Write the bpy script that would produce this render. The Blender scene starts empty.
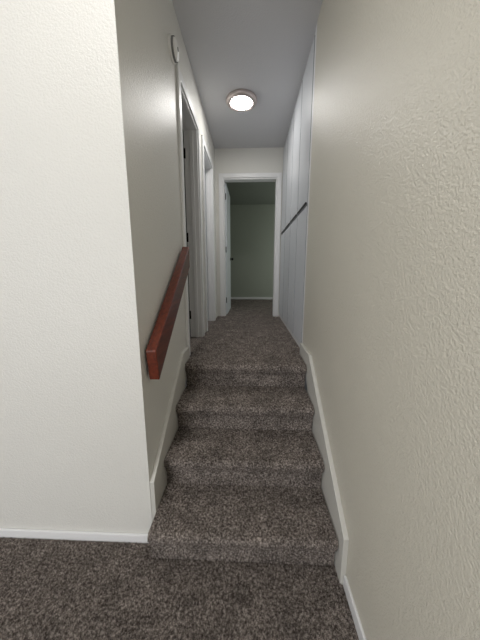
import bpy, bmesh, math, random
import numpy as np
from mathutils import Vector, Matrix
rng=np.random.default_rng(7)
sc=bpy.context.scene
sc.view_settings.view_transform='Standard'
H=1.46      # eye height above lower floor
LZ=0.76     # landing level
CZ=3.195    # ceiling
XL=-0.52; XR=0.46
YC=1.165    # corner of the facing wall
YE=4.09     # hall end wall
YB=6.7
YR=2.20     # near edge of built-in cabinets

# ---------------------------------------------------------------- materials
def mat(name,col,rough=0.6,bump=None,var=0.0,metal=0.0,spec=0.5,coat=0.0):
    m=bpy.data.materials.new(name); m.use_nodes=True
    nt=m.node_tree; b=nt.nodes['Principled BSDF']
    b.inputs['Base Color'].default_value=(*col,1)
    b.inputs['Roughness'].default_value=rough
    b.inputs['Metallic'].default_value=metal
    b.inputs['Specular IOR Level'].default_value=spec
    b.inputs['Coat Weight'].default_value=coat
    tc=nt.nodes.new('ShaderNodeTexCoord')
    if var>0:
        n=nt.nodes.new('ShaderNodeTexNoise'); n.inputs['Scale'].default_value=2.0; n.inputs['Detail'].default_value=3
        r=nt.nodes.new('ShaderNodeValToRGB')
        r.color_ramp.elements[0].position=0.3; r.color_ramp.elements[1].position=0.7
        r.color_ramp.elements[0].color=(*[c*(1-var) for c in col],1)
        r.color_ramp.elements[1].color=(*[min(1,c*(1+var)) for c in col],1)
        nt.links.new(tc.outputs['Object'],n.inputs['Vector'])
        nt.links.new(n.outputs['Fac'],r.inputs['Fac'])
        nt.links.new(r.outputs['Color'],b.inputs['Base Color'])
    if bump:
        scale,dist=bump
        n=nt.nodes.new('ShaderNodeTexNoise'); n.inputs['Scale'].default_value=scale; n.inputs['Detail'].default_value=2.5; n.inputs['Roughness'].default_value=0.55
        bp=nt.nodes.new('ShaderNodeBump'); bp.inputs['Strength'].default_value=1.0; bp.inputs['Distance'].default_value=dist
        nt.links.new(tc.outputs['Object'],n.inputs['Vector'])
        nt.links.new(n.outputs['Fac'],bp.inputs['Height'])
        nt.links.new(bp.outputs['Normal'],b.inputs['Normal'])
    return m
M_wall=mat('wall_paint_orange_peel',(0.74,0.73,0.685),0.36,(130,0.0028),0.01)
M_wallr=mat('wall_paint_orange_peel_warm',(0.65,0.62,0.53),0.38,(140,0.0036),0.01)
M_ceil=mat('ceiling_paint',(0.66,0.66,0.68),0.6,(110,0.002),0.01)
M_trim=mat('trim_white_paint',(0.82,0.82,0.82),0.35,None,0.01)
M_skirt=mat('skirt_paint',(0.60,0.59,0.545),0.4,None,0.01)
M_cab=mat('cabinet_paint',(0.66,0.68,0.71),0.35,(60,0.0004),0.01)
M_door=mat('door_paint',(0.70,0.73,0.76),0.4,None,0.01)
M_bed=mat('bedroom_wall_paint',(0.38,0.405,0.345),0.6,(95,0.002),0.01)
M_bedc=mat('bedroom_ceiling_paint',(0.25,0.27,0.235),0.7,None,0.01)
M_dark=mat('unlit_room_dark',(0.08,0.08,0.08),0.8,None,0.05)  # near-black colour stands in for the lack of light in the side room
M_black=mat('black_metal',(0.02,0.02,0.02),0.35,None,0,0.8)
M_seam=mat('shadow_gap_paint',(0.08,0.08,0.09),0.6)
M_seam_shade=mat('cabinet_seam_shade',(0.26,0.27,0.29),0.6)  # grey that stands in for shadow lines at the door seams
M_nickel=mat('brushed_bronze',(0.62,0.54,0.52),0.35,None,0,0.5)
M_plastic=mat('white_plastic',(0.88,0.88,0.86),0.4)
M_grey=mat('grey_plastic',(0.25,0.25,0.25),0.5)

def wood():
    m=bpy.data.materials.new('mahogany_wood'); m.use_nodes=True
    nt=m.node_tree; b=nt.nodes['Principled BSDF']
    tc=nt.nodes.new('ShaderNodeTexCoord'); mp=nt.nodes.new('ShaderNodeMapping')
    mp.inputs['Scale'].default_value=(40,2.5,40)
    n=nt.nodes.new('ShaderNodeTexNoise'); n.inputs['Scale'].default_value=1.5; n.inputs['Detail'].default_value=5
    r=nt.nodes.new('ShaderNodeValToRGB')
    r.color_ramp.elements[0].position=0.3; r.color_ramp.elements[1].position=0.75
    r.color_ramp.elements[0].color=(0.07,0.011,0.005,1); r.color_ramp.elements[1].color=(0.17,0.029,0.010,1)
    nt.links.new(tc.outputs['Object'],mp.inputs['Vector']); nt.links.new(mp.outputs[0],n.inputs['Vector'])
    nt.links.new(n.outputs['Fac'],r.inputs['Fac']); nt.links.new(r.outputs['Color'],b.inputs['Base Color'])
    b.inputs['Roughness'].default_value=0.3; b.inputs['Coat Weight'].default_value=0.4; b.inputs['Coat Roughness'].default_value=0.2
    return m
M_wood=wood()

def carpet():
    m=bpy.data.materials.new('shag_carpet'); m.use_nodes=True
    nt=m.node_tree; b=nt.nodes['Principled BSDF']
    tc=nt.nodes.new('ShaderNodeTexCoord')
    n=nt.nodes.new('ShaderNodeTexNoise'); n.inputs['Scale'].default_value=95; n.inputs['Detail'].default_value=3; n.inputs['Roughness'].default_value=0.8
    r=nt.nodes.new('ShaderNodeValToRGB')
    e=r.color_ramp.elements
    e[0].position=0.38; e[0].color=(0.060,0.049,0.043,1)
    e[1].position=0.65; e[1].color=(0.56,0.495,0.445,1)
    x=e.new(0.5); x.color=(0.195,0.167,0.148,1)
    n2=nt.nodes.new('ShaderNodeTexNoise'); n2.inputs['Scale'].default_value=9; n2.inputs['Detail'].default_value=4
    mr=nt.nodes.new('ShaderNodeMapRange'); mr.inputs['From Min'].default_value=0.3; mr.inputs['From Max'].default_value=0.7
    mr.inputs['To Min'].default_value=0.78; mr.inputs['To Max'].default_value=1.22
    mx=nt.nodes.new('ShaderNodeMix'); mx.data_type='RGBA'; mx.blend_type='MULTIPLY'; mx.inputs['Factor'].default_value=1
    nt.links.new(tc.outputs['Object'],n.inputs['Vector']); nt.links.new(tc.outputs['Object'],n2.inputs['Vector'])
    nt.links.new(n.outputs['Fac'],r.inputs['Fac']); nt.links.new(n2.outputs['Fac'],mr.inputs['Value'])
    nt.links.new(r.outputs['Color'],mx.inputs['A']); nt.links.new(mr.outputs[0],mx.inputs['B'])
    nt.links.new(mx.outputs['Result'],b.inputs['Base Color'])
    b.inputs['Roughness'].default_value=0.95; b.inputs['Specular IOR Level'].default_value=0.1
    return m
M_carpet=carpet()

def emis(name,col,s):
    m=bpy.data.materials.new(name); m.use_nodes=True
    b=m.node_tree.nodes['Principled BSDF']
    b.inputs['Base Color'].default_value=(*col,1)
    b.inputs['Emission Color'].default_value=(*col,1); b.inputs['Emission Strength'].default_value=s
    return m

# ---------------------------------------------------------------- helpers
def link(o,parent=None):
    sc.collection.objects.link(o)
    if parent: o.parent=parent
    return o
def empty(name):
    o=bpy.data.objects.new(name,None); return link(o)
def boxes(name,lst,m,parent=None,bevel=0.0,seg=2):
    """lst of (x0,x1,y0,y1,z0,z1)"""
    bm=bmesh.new()
    for (x0,x1,y0,y1,z0,z1) in lst:
        r=bmesh.ops.create_cube(bm,size=1)
        for v in r['verts']:
            v.co=Vector(((x0+x1)/2+v.co.x*(x1-x0),(y0+y1)/2+v.co.y*(y1-y0),(z0+z1)/2+v.co.z*(z1-z0)))
    me=bpy.data.meshes.new(name); bm.to_mesh(me); bm.free()
    me.materials.append(m); o=bpy.data.objects.new(name,me); link(o,parent)
    if bevel>0:
        b=o.modifiers.new('bevel','BEVEL'); b.width=bevel; b.segments=seg; b.limit_method='ANGLE'
    return o
def prism_yz(name,pts,x0,x1,m,parent=None,bevel=0.0):
    bm=bmesh.new()
    a=[bm.verts.new((x0,y,z)) for y,z in pts]; b=[bm.verts.new((x1,y,z)) for y,z in pts]
    bm.faces.new(a); bm.faces.new(b[::-1])
    n=len(pts)
    for i in range(n):
        bm.faces.new((a[i],b[i],b[(i+1)%n],a[(i+1)%n]))
    bmesh.ops.recalc_face_normals(bm,faces=bm.faces[:])
    me=bpy.data.meshes.new(name); bm.to_mesh(me); bm.free()
    me.materials.append(m); o=bpy.data.objects.new(name,me); link(o,parent)
    if bevel>0:
        bv=o.modifiers.new('bevel','BEVEL'); bv.width=bevel; bv.segments=3; bv.limit_method='ANGLE'
    return o
def lathe(name,prof,m,loc,axis='z',parent=None,seg=48):
    bm=bmesh.new(); rings=[]
    for r,z in prof:
        if r<1e-6: rings.append([bm.verts.new((0,0,z))])
        else: rings.append([bm.verts.new((r*math.cos(2*math.pi*i/seg),r*math.sin(2*math.pi*i/seg),z)) for i in range(seg)])
    for a,b in zip(rings[:-1],rings[1:]):
        for i in range(seg):
            j=(i+1)%seg
            if len(a)==1 and len(b)==1: continue
            if len(a)==1: bm.faces.new((a[0],b[i],b[j]))
            elif len(b)==1: bm.faces.new((a[i],b[0],a[j]))
            else: bm.faces.new((a[i],b[i],b[j],a[j]))
    bmesh.ops.recalc_face_normals(bm,faces=bm.faces[:])
    for f in bm.faces: f.smooth=True
    if axis=='x': bmesh.ops.rotate(bm,verts=bm.verts[:],matrix=Matrix.Rotation(math.pi/2,3,'Y'))
    if axis=='y': bmesh.ops.rotate(bm,verts=bm.verts[:],matrix=Matrix.Rotation(-math.pi/2,3,'X'))
    me=bpy.data.meshes.new(name); bm.to_mesh(me); bm.free()
    me.materials.append(m); o=bpy.data.objects.new(name,me); o.location=loc; link(o,parent)
    return o

def pile(name,P,N,m,parent,height=0.007,rad=0.004,jit=0.003):
    """cut-pile yarn tufts: one small leaning three-sided tuft per point"""
    n=len(P)
    U=np.cross(N,rng.normal(size=(n,3))); U/=np.linalg.norm(U,axis=1)[:,None]
    W=np.cross(N,U)
    h=height*rng.uniform(0.55,1.35,size=(n,1)); r=rad*rng.uniform(0.75,1.3,size=(n,1))
    base=P-N*0.001
    s3=math.sqrt(3)/2
    a=base+U*r; b=base-U*r*0.5+W*r*s3; c=base-U*r*0.5-W*r*s3
    ap=P+N*h+U*rng.normal(size=(n,1))*jit+W*rng.normal(size=(n,1))*jit
    V=np.stack([a,b,c,ap],1).reshape(-1,3).astype(np.float32)
    i0=(np.arange(n,dtype=np.int32)*4)[:,None]
    idx=(i0+np.array([0,1,3,1,2,3,2,0,3],dtype=np.int32)[None,:]).ravel()
    me=bpy.data.meshes.new(name)
    me.vertices.add(4*n); me.vertices.foreach_set('co',V.ravel())
    me.loops.add(9*n); me.loops.foreach_set('vertex_index',idx)
    me.polygons.add(3*n); me.polygons.foreach_set('loop_start',np.arange(0,9*n,3,dtype=np.int32))
    me.update(calc_edges=True)
    me.materials.append(m)
    o=bpy.data.objects.new(name,me); link(o,parent); return o

# ---------------------------------------------------------------- floors & stairs
floor=boxes('floor',[(-4.2,XR,-3.2,YC,-0.1,0.0)],M_carpet)
def scatter_rect(x0,x1,y0,y1,z,dens):
    n=int((x1-x0)*(y1-y0)*dens)
    P=np.stack([rng.uniform(x0,x1,n),rng.uniform(y0,y1,n),np.full(n,z)],1)
    N=np.tile(np.array([0,0,1.0]),(n,1)); return P,N
P,N=scatter_rect(-2.0,XR-0.016,0.25,YC-0.018,0.0,95000)
pile('carpet_pile',P,N,M_carpet,floor,height=0.011)

RISE=0.19; NOSE=[1.042,1.322,1.599,1.877]
SX0=-0.496; SX1=0.431
prof=[]
for i,y in enumerate(NOSE):
    z=i*RISE
    prof+= [(y+0.040,z),(y+0.038,z+0.08),(y+0.030,z+0.118),(y+0.012,z+0.138)]
    for k in range(0,7):
        a=math.pi-(math.pi/2)*k/6
        prof.append((y+0.024+0.024*math.cos(a),z+RISE-0.024-0.002+0.024*math.sin(a)))
prof.append((2.2,LZ-0.002))
bm=bmesh.new()
a=[bm.verts.new((SX0,y,z)) for y,z in prof]; b=[bm.verts.new((SX1,y,z)) for y,z in prof]
for i in range(len(prof)-1): 
    f=bm.faces.new((a[i],b[i],b[i+1],a[i+1]))
a2=bm.verts.new((SX0,2.2,0.0)); b2=bm.verts.new((SX1,2.2,0.0))
bm.faces.new((a[-1],b[-1],b2,a2)); bm.faces.new((a2,b2,b[0],a[0]))
bm.faces.new(a+[a2]); bm.faces.new(b+[b2])
bmesh.ops.recalc_face_normals(bm,faces=bm.faces[:])
me=bpy.data.meshes.new('staircase'); bm.to_mesh(me); bm.free(); me.materials.append(M_carpet)
stairs=link(bpy.data.objects.new('staircase',me))
pr=np.array(prof[:-1]+[(2.2,LZ-0.002)])
seg=pr[1:]-pr[:-1]; ln=np.linalg.norm(seg,axis=1)
n=int(ln.sum()*(SX1-SX0)*110000)
k=rng.choice(len(ln),size=n,p=ln/ln.sum()); t=rng.uniform(size=n)
yz=pr[k]+seg[k]*t[:,None]
nn=np.stack([-seg[k][:,1],seg[k][:,0]],1)/ln[k][:,None]
P=np.stack([rng.uniform(SX0+0.004,SX1-0.004,n),yz[:,0],yz[:,1]],1); N=np.stack([np.zeros(n),nn[:,0],nn[:,1]],1)
pile('carpet_pile_stairs',P,N,M_carpet,stairs,height=0.008)

fh=boxes('floor_hall',[(XL-0.12,XR+0.7,2.2,YE+0.12,LZ-0.1,LZ-0.002)],M_carpet)
P,N=scatter_rect(XL+0.015,XR,2.2,YE+0.12,LZ-0.002,60000)
pile('carpet_pile_hall',P,N,M_carpet,fh,height=0.008,rad=0.005)
fb=boxes('floor_bedroom',[(-2.6,2.2,YE+0.12,YB,LZ-0.1,LZ-0.002)],M_carpet)
P,N=scatter_rect(-0.9,0.9,YE+0.12,YB-0.02,LZ-0.002,30000)
pile('carpet_pile_bedroom',P,N,M_carpet,fb,height=0.009,rad=0.007)
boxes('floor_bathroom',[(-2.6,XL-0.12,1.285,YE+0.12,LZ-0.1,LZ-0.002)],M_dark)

# ---------------------------------------------------------------- walls
T=0.12
DH=LZ+2.04
boxes('wall_left_front',[(-4.2,XL-T,YC,YC+T,0,CZ)],M_wall)
d1=(2.11,2.76); d2=(3.05,3.70)
boxes('wall_left',[(XL-T,XL,YC,d1[0],0,CZ),(XL-T,XL,d1[1],d2[0],LZ-0.1,CZ),(XL-T,XL,d2[1],YE,LZ-0.1,CZ),
                   (XL-T,XL,d1[0],d1[1],DH,CZ),(XL-T,XL,d2[0],d2[1],DH,CZ)],M_wall)
boxes('wall_right',[(XR,XR+T,-3.2,YR,0,CZ)],M_wallr)
EX0=-0.405; EX1=0.385
boxes('wall_end',[(XL-T,EX0,YE,YE+T,LZ-0.1,CZ),(EX1,1.2,YE,YE+T,LZ-0.1,CZ),(EX0,EX1,YE,YE+T,DH,CZ)],M_wall)
boxes('wall_far_left',[(-4.32,-4.2,-3.2,YC+T,0,CZ)],M_wall)
wx0,wx1,wz0,wz1=-3.3,-0.9,0.25,2.3
boxes('wall_back',[(-4.32,wx0,-3.32,-3.2,0,CZ),(wx1,XR+T,-3.32,-3.2,0,CZ),(wx0,wx1,-3.32,-3.2,0,wz0),(wx0,wx1,-3.32,-3.2,wz1,CZ)],M_wall)
boxes('window_1',[(wx0,wx0+.05,-3.30,-3.22,wz0,wz1),(wx1-.05,wx1,-3.30,-3.22,wz0,wz1),(wx0,wx1,-3.30,-3.22,wz0,wz0+.05),(wx0,wx1,-3.30,-3.22,wz1-.05,wz1),((wx0+wx1)/2-.03,(wx0+wx1)/2+.03,-3.30,-3.22,wz0,wz1)],M_trim)
boxes('ceiling',[(-4.32,2.3,-3.32,YB+0.12,CZ,CZ+0.1)],M_ceil)
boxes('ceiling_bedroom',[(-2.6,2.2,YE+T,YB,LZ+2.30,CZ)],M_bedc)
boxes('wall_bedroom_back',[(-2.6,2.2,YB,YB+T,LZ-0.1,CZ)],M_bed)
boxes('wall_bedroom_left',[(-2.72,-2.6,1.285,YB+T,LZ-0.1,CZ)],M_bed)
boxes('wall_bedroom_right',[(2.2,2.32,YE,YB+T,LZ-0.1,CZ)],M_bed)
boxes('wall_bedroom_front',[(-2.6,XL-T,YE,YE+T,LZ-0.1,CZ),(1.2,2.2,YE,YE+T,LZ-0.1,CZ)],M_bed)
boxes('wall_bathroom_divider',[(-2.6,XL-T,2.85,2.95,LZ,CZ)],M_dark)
boxes('wall_closet_back',[(1.1,1.2,YR-.12,YE,LZ-0.1,CZ),(XR+T,1.1,YR-.12,YR-.02,LZ-0.1,CZ)],M_wall)
boxes('baseboard_bedroom',[(-2.6,2.2,YB-0.015,YB,LZ,LZ+0.06)],M_trim)

# ---------------------------------------------------------------- trim
off=0.10
def nose_z(y): return RISE+(y-1.045)*(RISE/0.2783)
def skirt(name,ys,x0,x1,yend):
    ytop=1.86
    pts=[(ys,0.0),(ys,nose_z(ys)+off),(ytop,LZ+0.095),(yend,LZ+0.095),(yend,LZ-0.05),(ytop+0.1,LZ-0.05),(ys+0.3,0.0)]
    return prism_yz(name,pts,x0,x1,M_skirt,bevel=0.003)
skirt('trim_stair_skirt_left',YC+0.002,XL,SX0,2.05)
skirt('trim_stair_skirt_right',1.0,SX1+0.004,XR,YR)
boxes('baseboard_right',[(XR-0.012,XR,-3.2,0.998,0.0,0.065)],M_trim,bevel=0.004)
boxes('baseboard_left_front',[(-4.2,XL+0.0,YC-0.013,YC,0.0,0.055)],M_trim,bevel=0.004)
def casing_left(name,y0,y1):
    w=0.062; t=0.018; x0=XL; x1=XL+t
    e=empty(name)
    boxes('casing',[(x0,x1,y0-w,y0,LZ,DH+w),(x0,x1,y1,y1+w,LZ,DH+w),(x0,x1,y0,y1,DH,DH+w)],M_trim,e,bevel=0.004)
    boxes('jamb',[(XL-T-0.005,XL+0.004,y0,y0+0.018,LZ,DH),(XL-T-0.005,XL+0.004,y1-0.018,y1,LZ,DH),(XL-T-0.005,XL+0.004,y0+.018,y1-.018,DH-0.018,DH)],M_trim,e,bevel=0.002)
    boxes('stop',[(XL-0.07,XL-0.035,y1-0.03,y1-0.018,LZ,DH-0.018),(XL-0.07,XL-0.035,y0+0.018,y0+0.03,LZ,DH-0.018)],M_trim,e,bevel=0.002)
    return e
e1=casing_left('door_1',*d1)
boxes('slab',[(XL-T-0.012-0.62,XL-T-0.012,d1[1]-0.036,d1[1]-0.001,LZ+0.01,DH-0.02)],M_dark,e1,bevel=0.003)  # slab coloured near-black too, for the darkness of the unlit room
boxes('hinges',[(XL-T-0.014,XL-T+0.008,d1[1]-0.024,d1[1]-0.018,LZ+z,LZ+z+0.09) for z in (0.2,1.0,1.78)],M_black,e1)
e2=casing_left('door_2',*d2)
boxes('slab',[(XL-0.115,XL-0.078,d2[0]+0.02,d2[1]-0.02,LZ+0.01,DH-0.02)],M_door,e2,bevel=0.003)
lathe('knob',[(0,0.06),(0.018,0.058),(0.026,0.045),(0.022,0.03),(0.010,0.022),(0.012,0.006),(0.028,0.004),(0.028,0)],M_black,(XL-0.078,d2[0]+0.09,LZ+0.9),'x',e2)

e3=empty('door_3')
w=0.062
boxes('casing',[(EX0-w,EX0,YE-0.018,YE,LZ,DH+w),(EX1,EX1+w,YE-0.018,YE,LZ,DH+w),(EX0,EX1,YE-0.018,YE,DH,DH+w)],M_trim,e3,bevel=0.004)
boxes('jamb',[(EX0,EX0+0.018,YE-0.004,YE+T+0.004,LZ,DH),(EX1-0.018,EX1,YE-0.004,YE+T+0.004,LZ,DH),(EX0+.018,EX1-.018,YE-0.004,YE+T+0.004,DH-0.018,DH)],M_trim,e3,bevel=0.002)
boxes('slab',[(EX0+0.0,EX0+0.036,YE+T+0.012,YE+T+0.76,LZ+0.012,DH-0.02)],M_door,e3,bevel=0.003)
lathe('knob',[(0,0.06),(0.018,0.058),(0.026,0.045),(0.022,0.03),(0.010,0.022),(0.012,0.006),(0.028,0.004),(0.028,0)],M_black,(EX0+0.036,YE+T+0.69,LZ+0.93),'x',e3)
boxes('hinges',[(EX0+0.014,EX0+0.030,YE+T+0.002,YE+T+0.018,LZ+z,LZ+z+0.09) for z in (0.2,1.0,1.78)],M_black,e3,bevel=0.003)

# ---------------------------------------------------------------- built in cabinets
cab=empty('built_in_cabinet')
CX=XR+0.02; cy0=YR+0.002; cy1=YE-0.002
boxes('carcass',[(CX+0.022,1.09,cy0,cy1,LZ,CZ-0.002)],M_seam,cab)
boxes('frame',[(CX-0.020,CX+0.03,cy0,cy0+0.05,LZ,CZ-0.002),(CX-0.014,CX+0.03,cy0+.05,cy1,LZ,LZ+0.05),(CX-0.014,CX+0.03,cy0+.05,cy1,CZ-0.03,CZ-0.002)],M_trim,cab,bevel=0.003)
dm=H+0.54
ys=np.linspace(cy0+0.053,cy1-0.01,5)
for i in range(4):
    y0,y1=ys[i]+0.010,ys[i+1]-0.010
    boxes('upper_door_%d'%(i+1),[(CX-0.022,CX+0.006,y0,y1,dm+0.009,CZ-0.035)],M_cab,cab,bevel=0.002)
    boxes('lower_door_%d'%(i+1),[(CX-0.022,CX+0.006,y0,y1,LZ+0.055,dm-0.009)],M_cab,cab,bevel=0.002)
    boxes('seam_shade_%d'%(i+1),[(CX-0.0215,CX+0.006,y0-0.002,y0+0.001,dm+0.011,CZ-0.037),(CX-0.0215,CX+0.006,y0-0.002,y0+0.001,LZ+0.057,dm-0.011)],M_seam_shade,cab)  # dark strips on near door edges, drawn as the seams' shadow lines
    boxes('finger_pull_shadow_%d'%(i+1),[(CX-0.034,CX-0.020,y0+0.02,y1-0.02,dm+0.010,dm+0.020)],M_black,cab,bevel=0.002)  # black bar draws the finger pull together with its shadow

# ---------------------------------------------------------------- handrail
hr=empty('handrail')
ya,za=1.2,H-0.38; yb,zb=1.99,H+0.185
d=Vector((yb-ya,zb-za)).normalized()
pts=[(ya,za),(yb,zb),(yb,zb-0.15),(ya+0.025,za-0.16)]
prism_yz('rail',pts,-0.508,-0.455,M_wood,hr,bevel=0.005)
for i,yy in enumerate((1.4,1.8)):
    zz=za+(yy-ya)*d.y/d.x-0.06
    lathe('bracket_%d'%(i+1),[(0,0),(0.02,0),(0.02,0.005),(0.008,0.006),(0.008,0.016),(0,0.016)],M_black,(XL,yy,zz),'x',hr)

# ---------------------------------------------------------------- smoke detector
sd=lathe('smoke_detector',[(0,0.044),(0.02,0.044),(0.022,0.042),(0.045,0.040),(0.056,0.034),(0.060,0.016),(0.068,0.014),(0.068,0)],M_plastic,(XL,1.95,H+1.41),'x')
r_=lathe('vent_ring',[(0.0615,0.030),(0.0605,0.016),(0.0625,0.016),(0.0630,0.030)],M_grey,(0,0,0),'x',sd)
lathe('test_button',[(0,0.048),(0.011,0.047),(0.013,0.043)],M_grey,(0,0,0),'x',sd)

# ---------------------------------------------------------------- ceiling lamps: hall fixture and an added unseen one
def ceil_lamp(LX,LY,s,strength):
    lamp=empty('ceiling_light')
    lathe('rim',[(0.0,0),(0.150*s,0),(0.158*s,-0.008),(0.158*s,-0.026),(0.150*s,-0.038),(0.130*s,-0.044),(0.110*s,-0.042),(0.108*s,-0.03)],M_nickel,(LX,LY,CZ),'z',lamp,64)
    lathe('diffuser',[(0.109*s,-0.034),(0.10*s,-0.042),(0.08*s,-0.050),(0.04*s,-0.055),(0,-0.056)],emis('lamp_glass_glow',(1.0,0.98,0.95),strength),(LX,LY,CZ),'z',lamp,64)
ceil_lamp(-0.10,3.02,1.0,72)
ceil_lamp(-0.62,0.25,1.5,62)  # unseen lamp, added over the lower room to brighten the stair treads

# ---------------------------------------------------------------- lights
def area(name,loc,rot,sx,sy,p,col):
    l=bpy.data.lights.new(name,'AREA'); l.shape='RECTANGLE'; l.size=sx; l.size_y=sy; l.energy=p; l.color=col
    o=bpy.data.objects.new(name,l); o.location=loc; o.rotation_euler=rot; link(o); return o
area('window_daylight',((wx0+wx1)/2,-3.34,(wz0+wz1)/2),(math.radians(90),0,0),wx1-wx0,wz1-wz0,105,(0.98,0.985,1.0))
area('bedroom_window_daylight',(2.15,5.6,LZ+1.2),(0,math.radians(90),0),1.2,1.2,14,(0.93,1.0,0.93))
w_=bpy.data.worlds.new('world'); sc.world=w_; w_.use_nodes=True
bg=w_.node_tree.nodes['Background']; bg.inputs[0].default_value=(0.7,0.8,1,1); bg.inputs[1].default_value=0.6

cam=bpy.data.cameras.new('camera'); cam.sensor_fit='HORIZONTAL'; cam.sensor_width=36; cam.lens=260/480*36; cam.clip_start=0.02
co=bpy.data.objects.new('camera',cam); co.location=(0,0,H); co.rotation_euler=(math.radians(90-10.5),0,math.radians(2.2)); link(co)
sc.camera=co
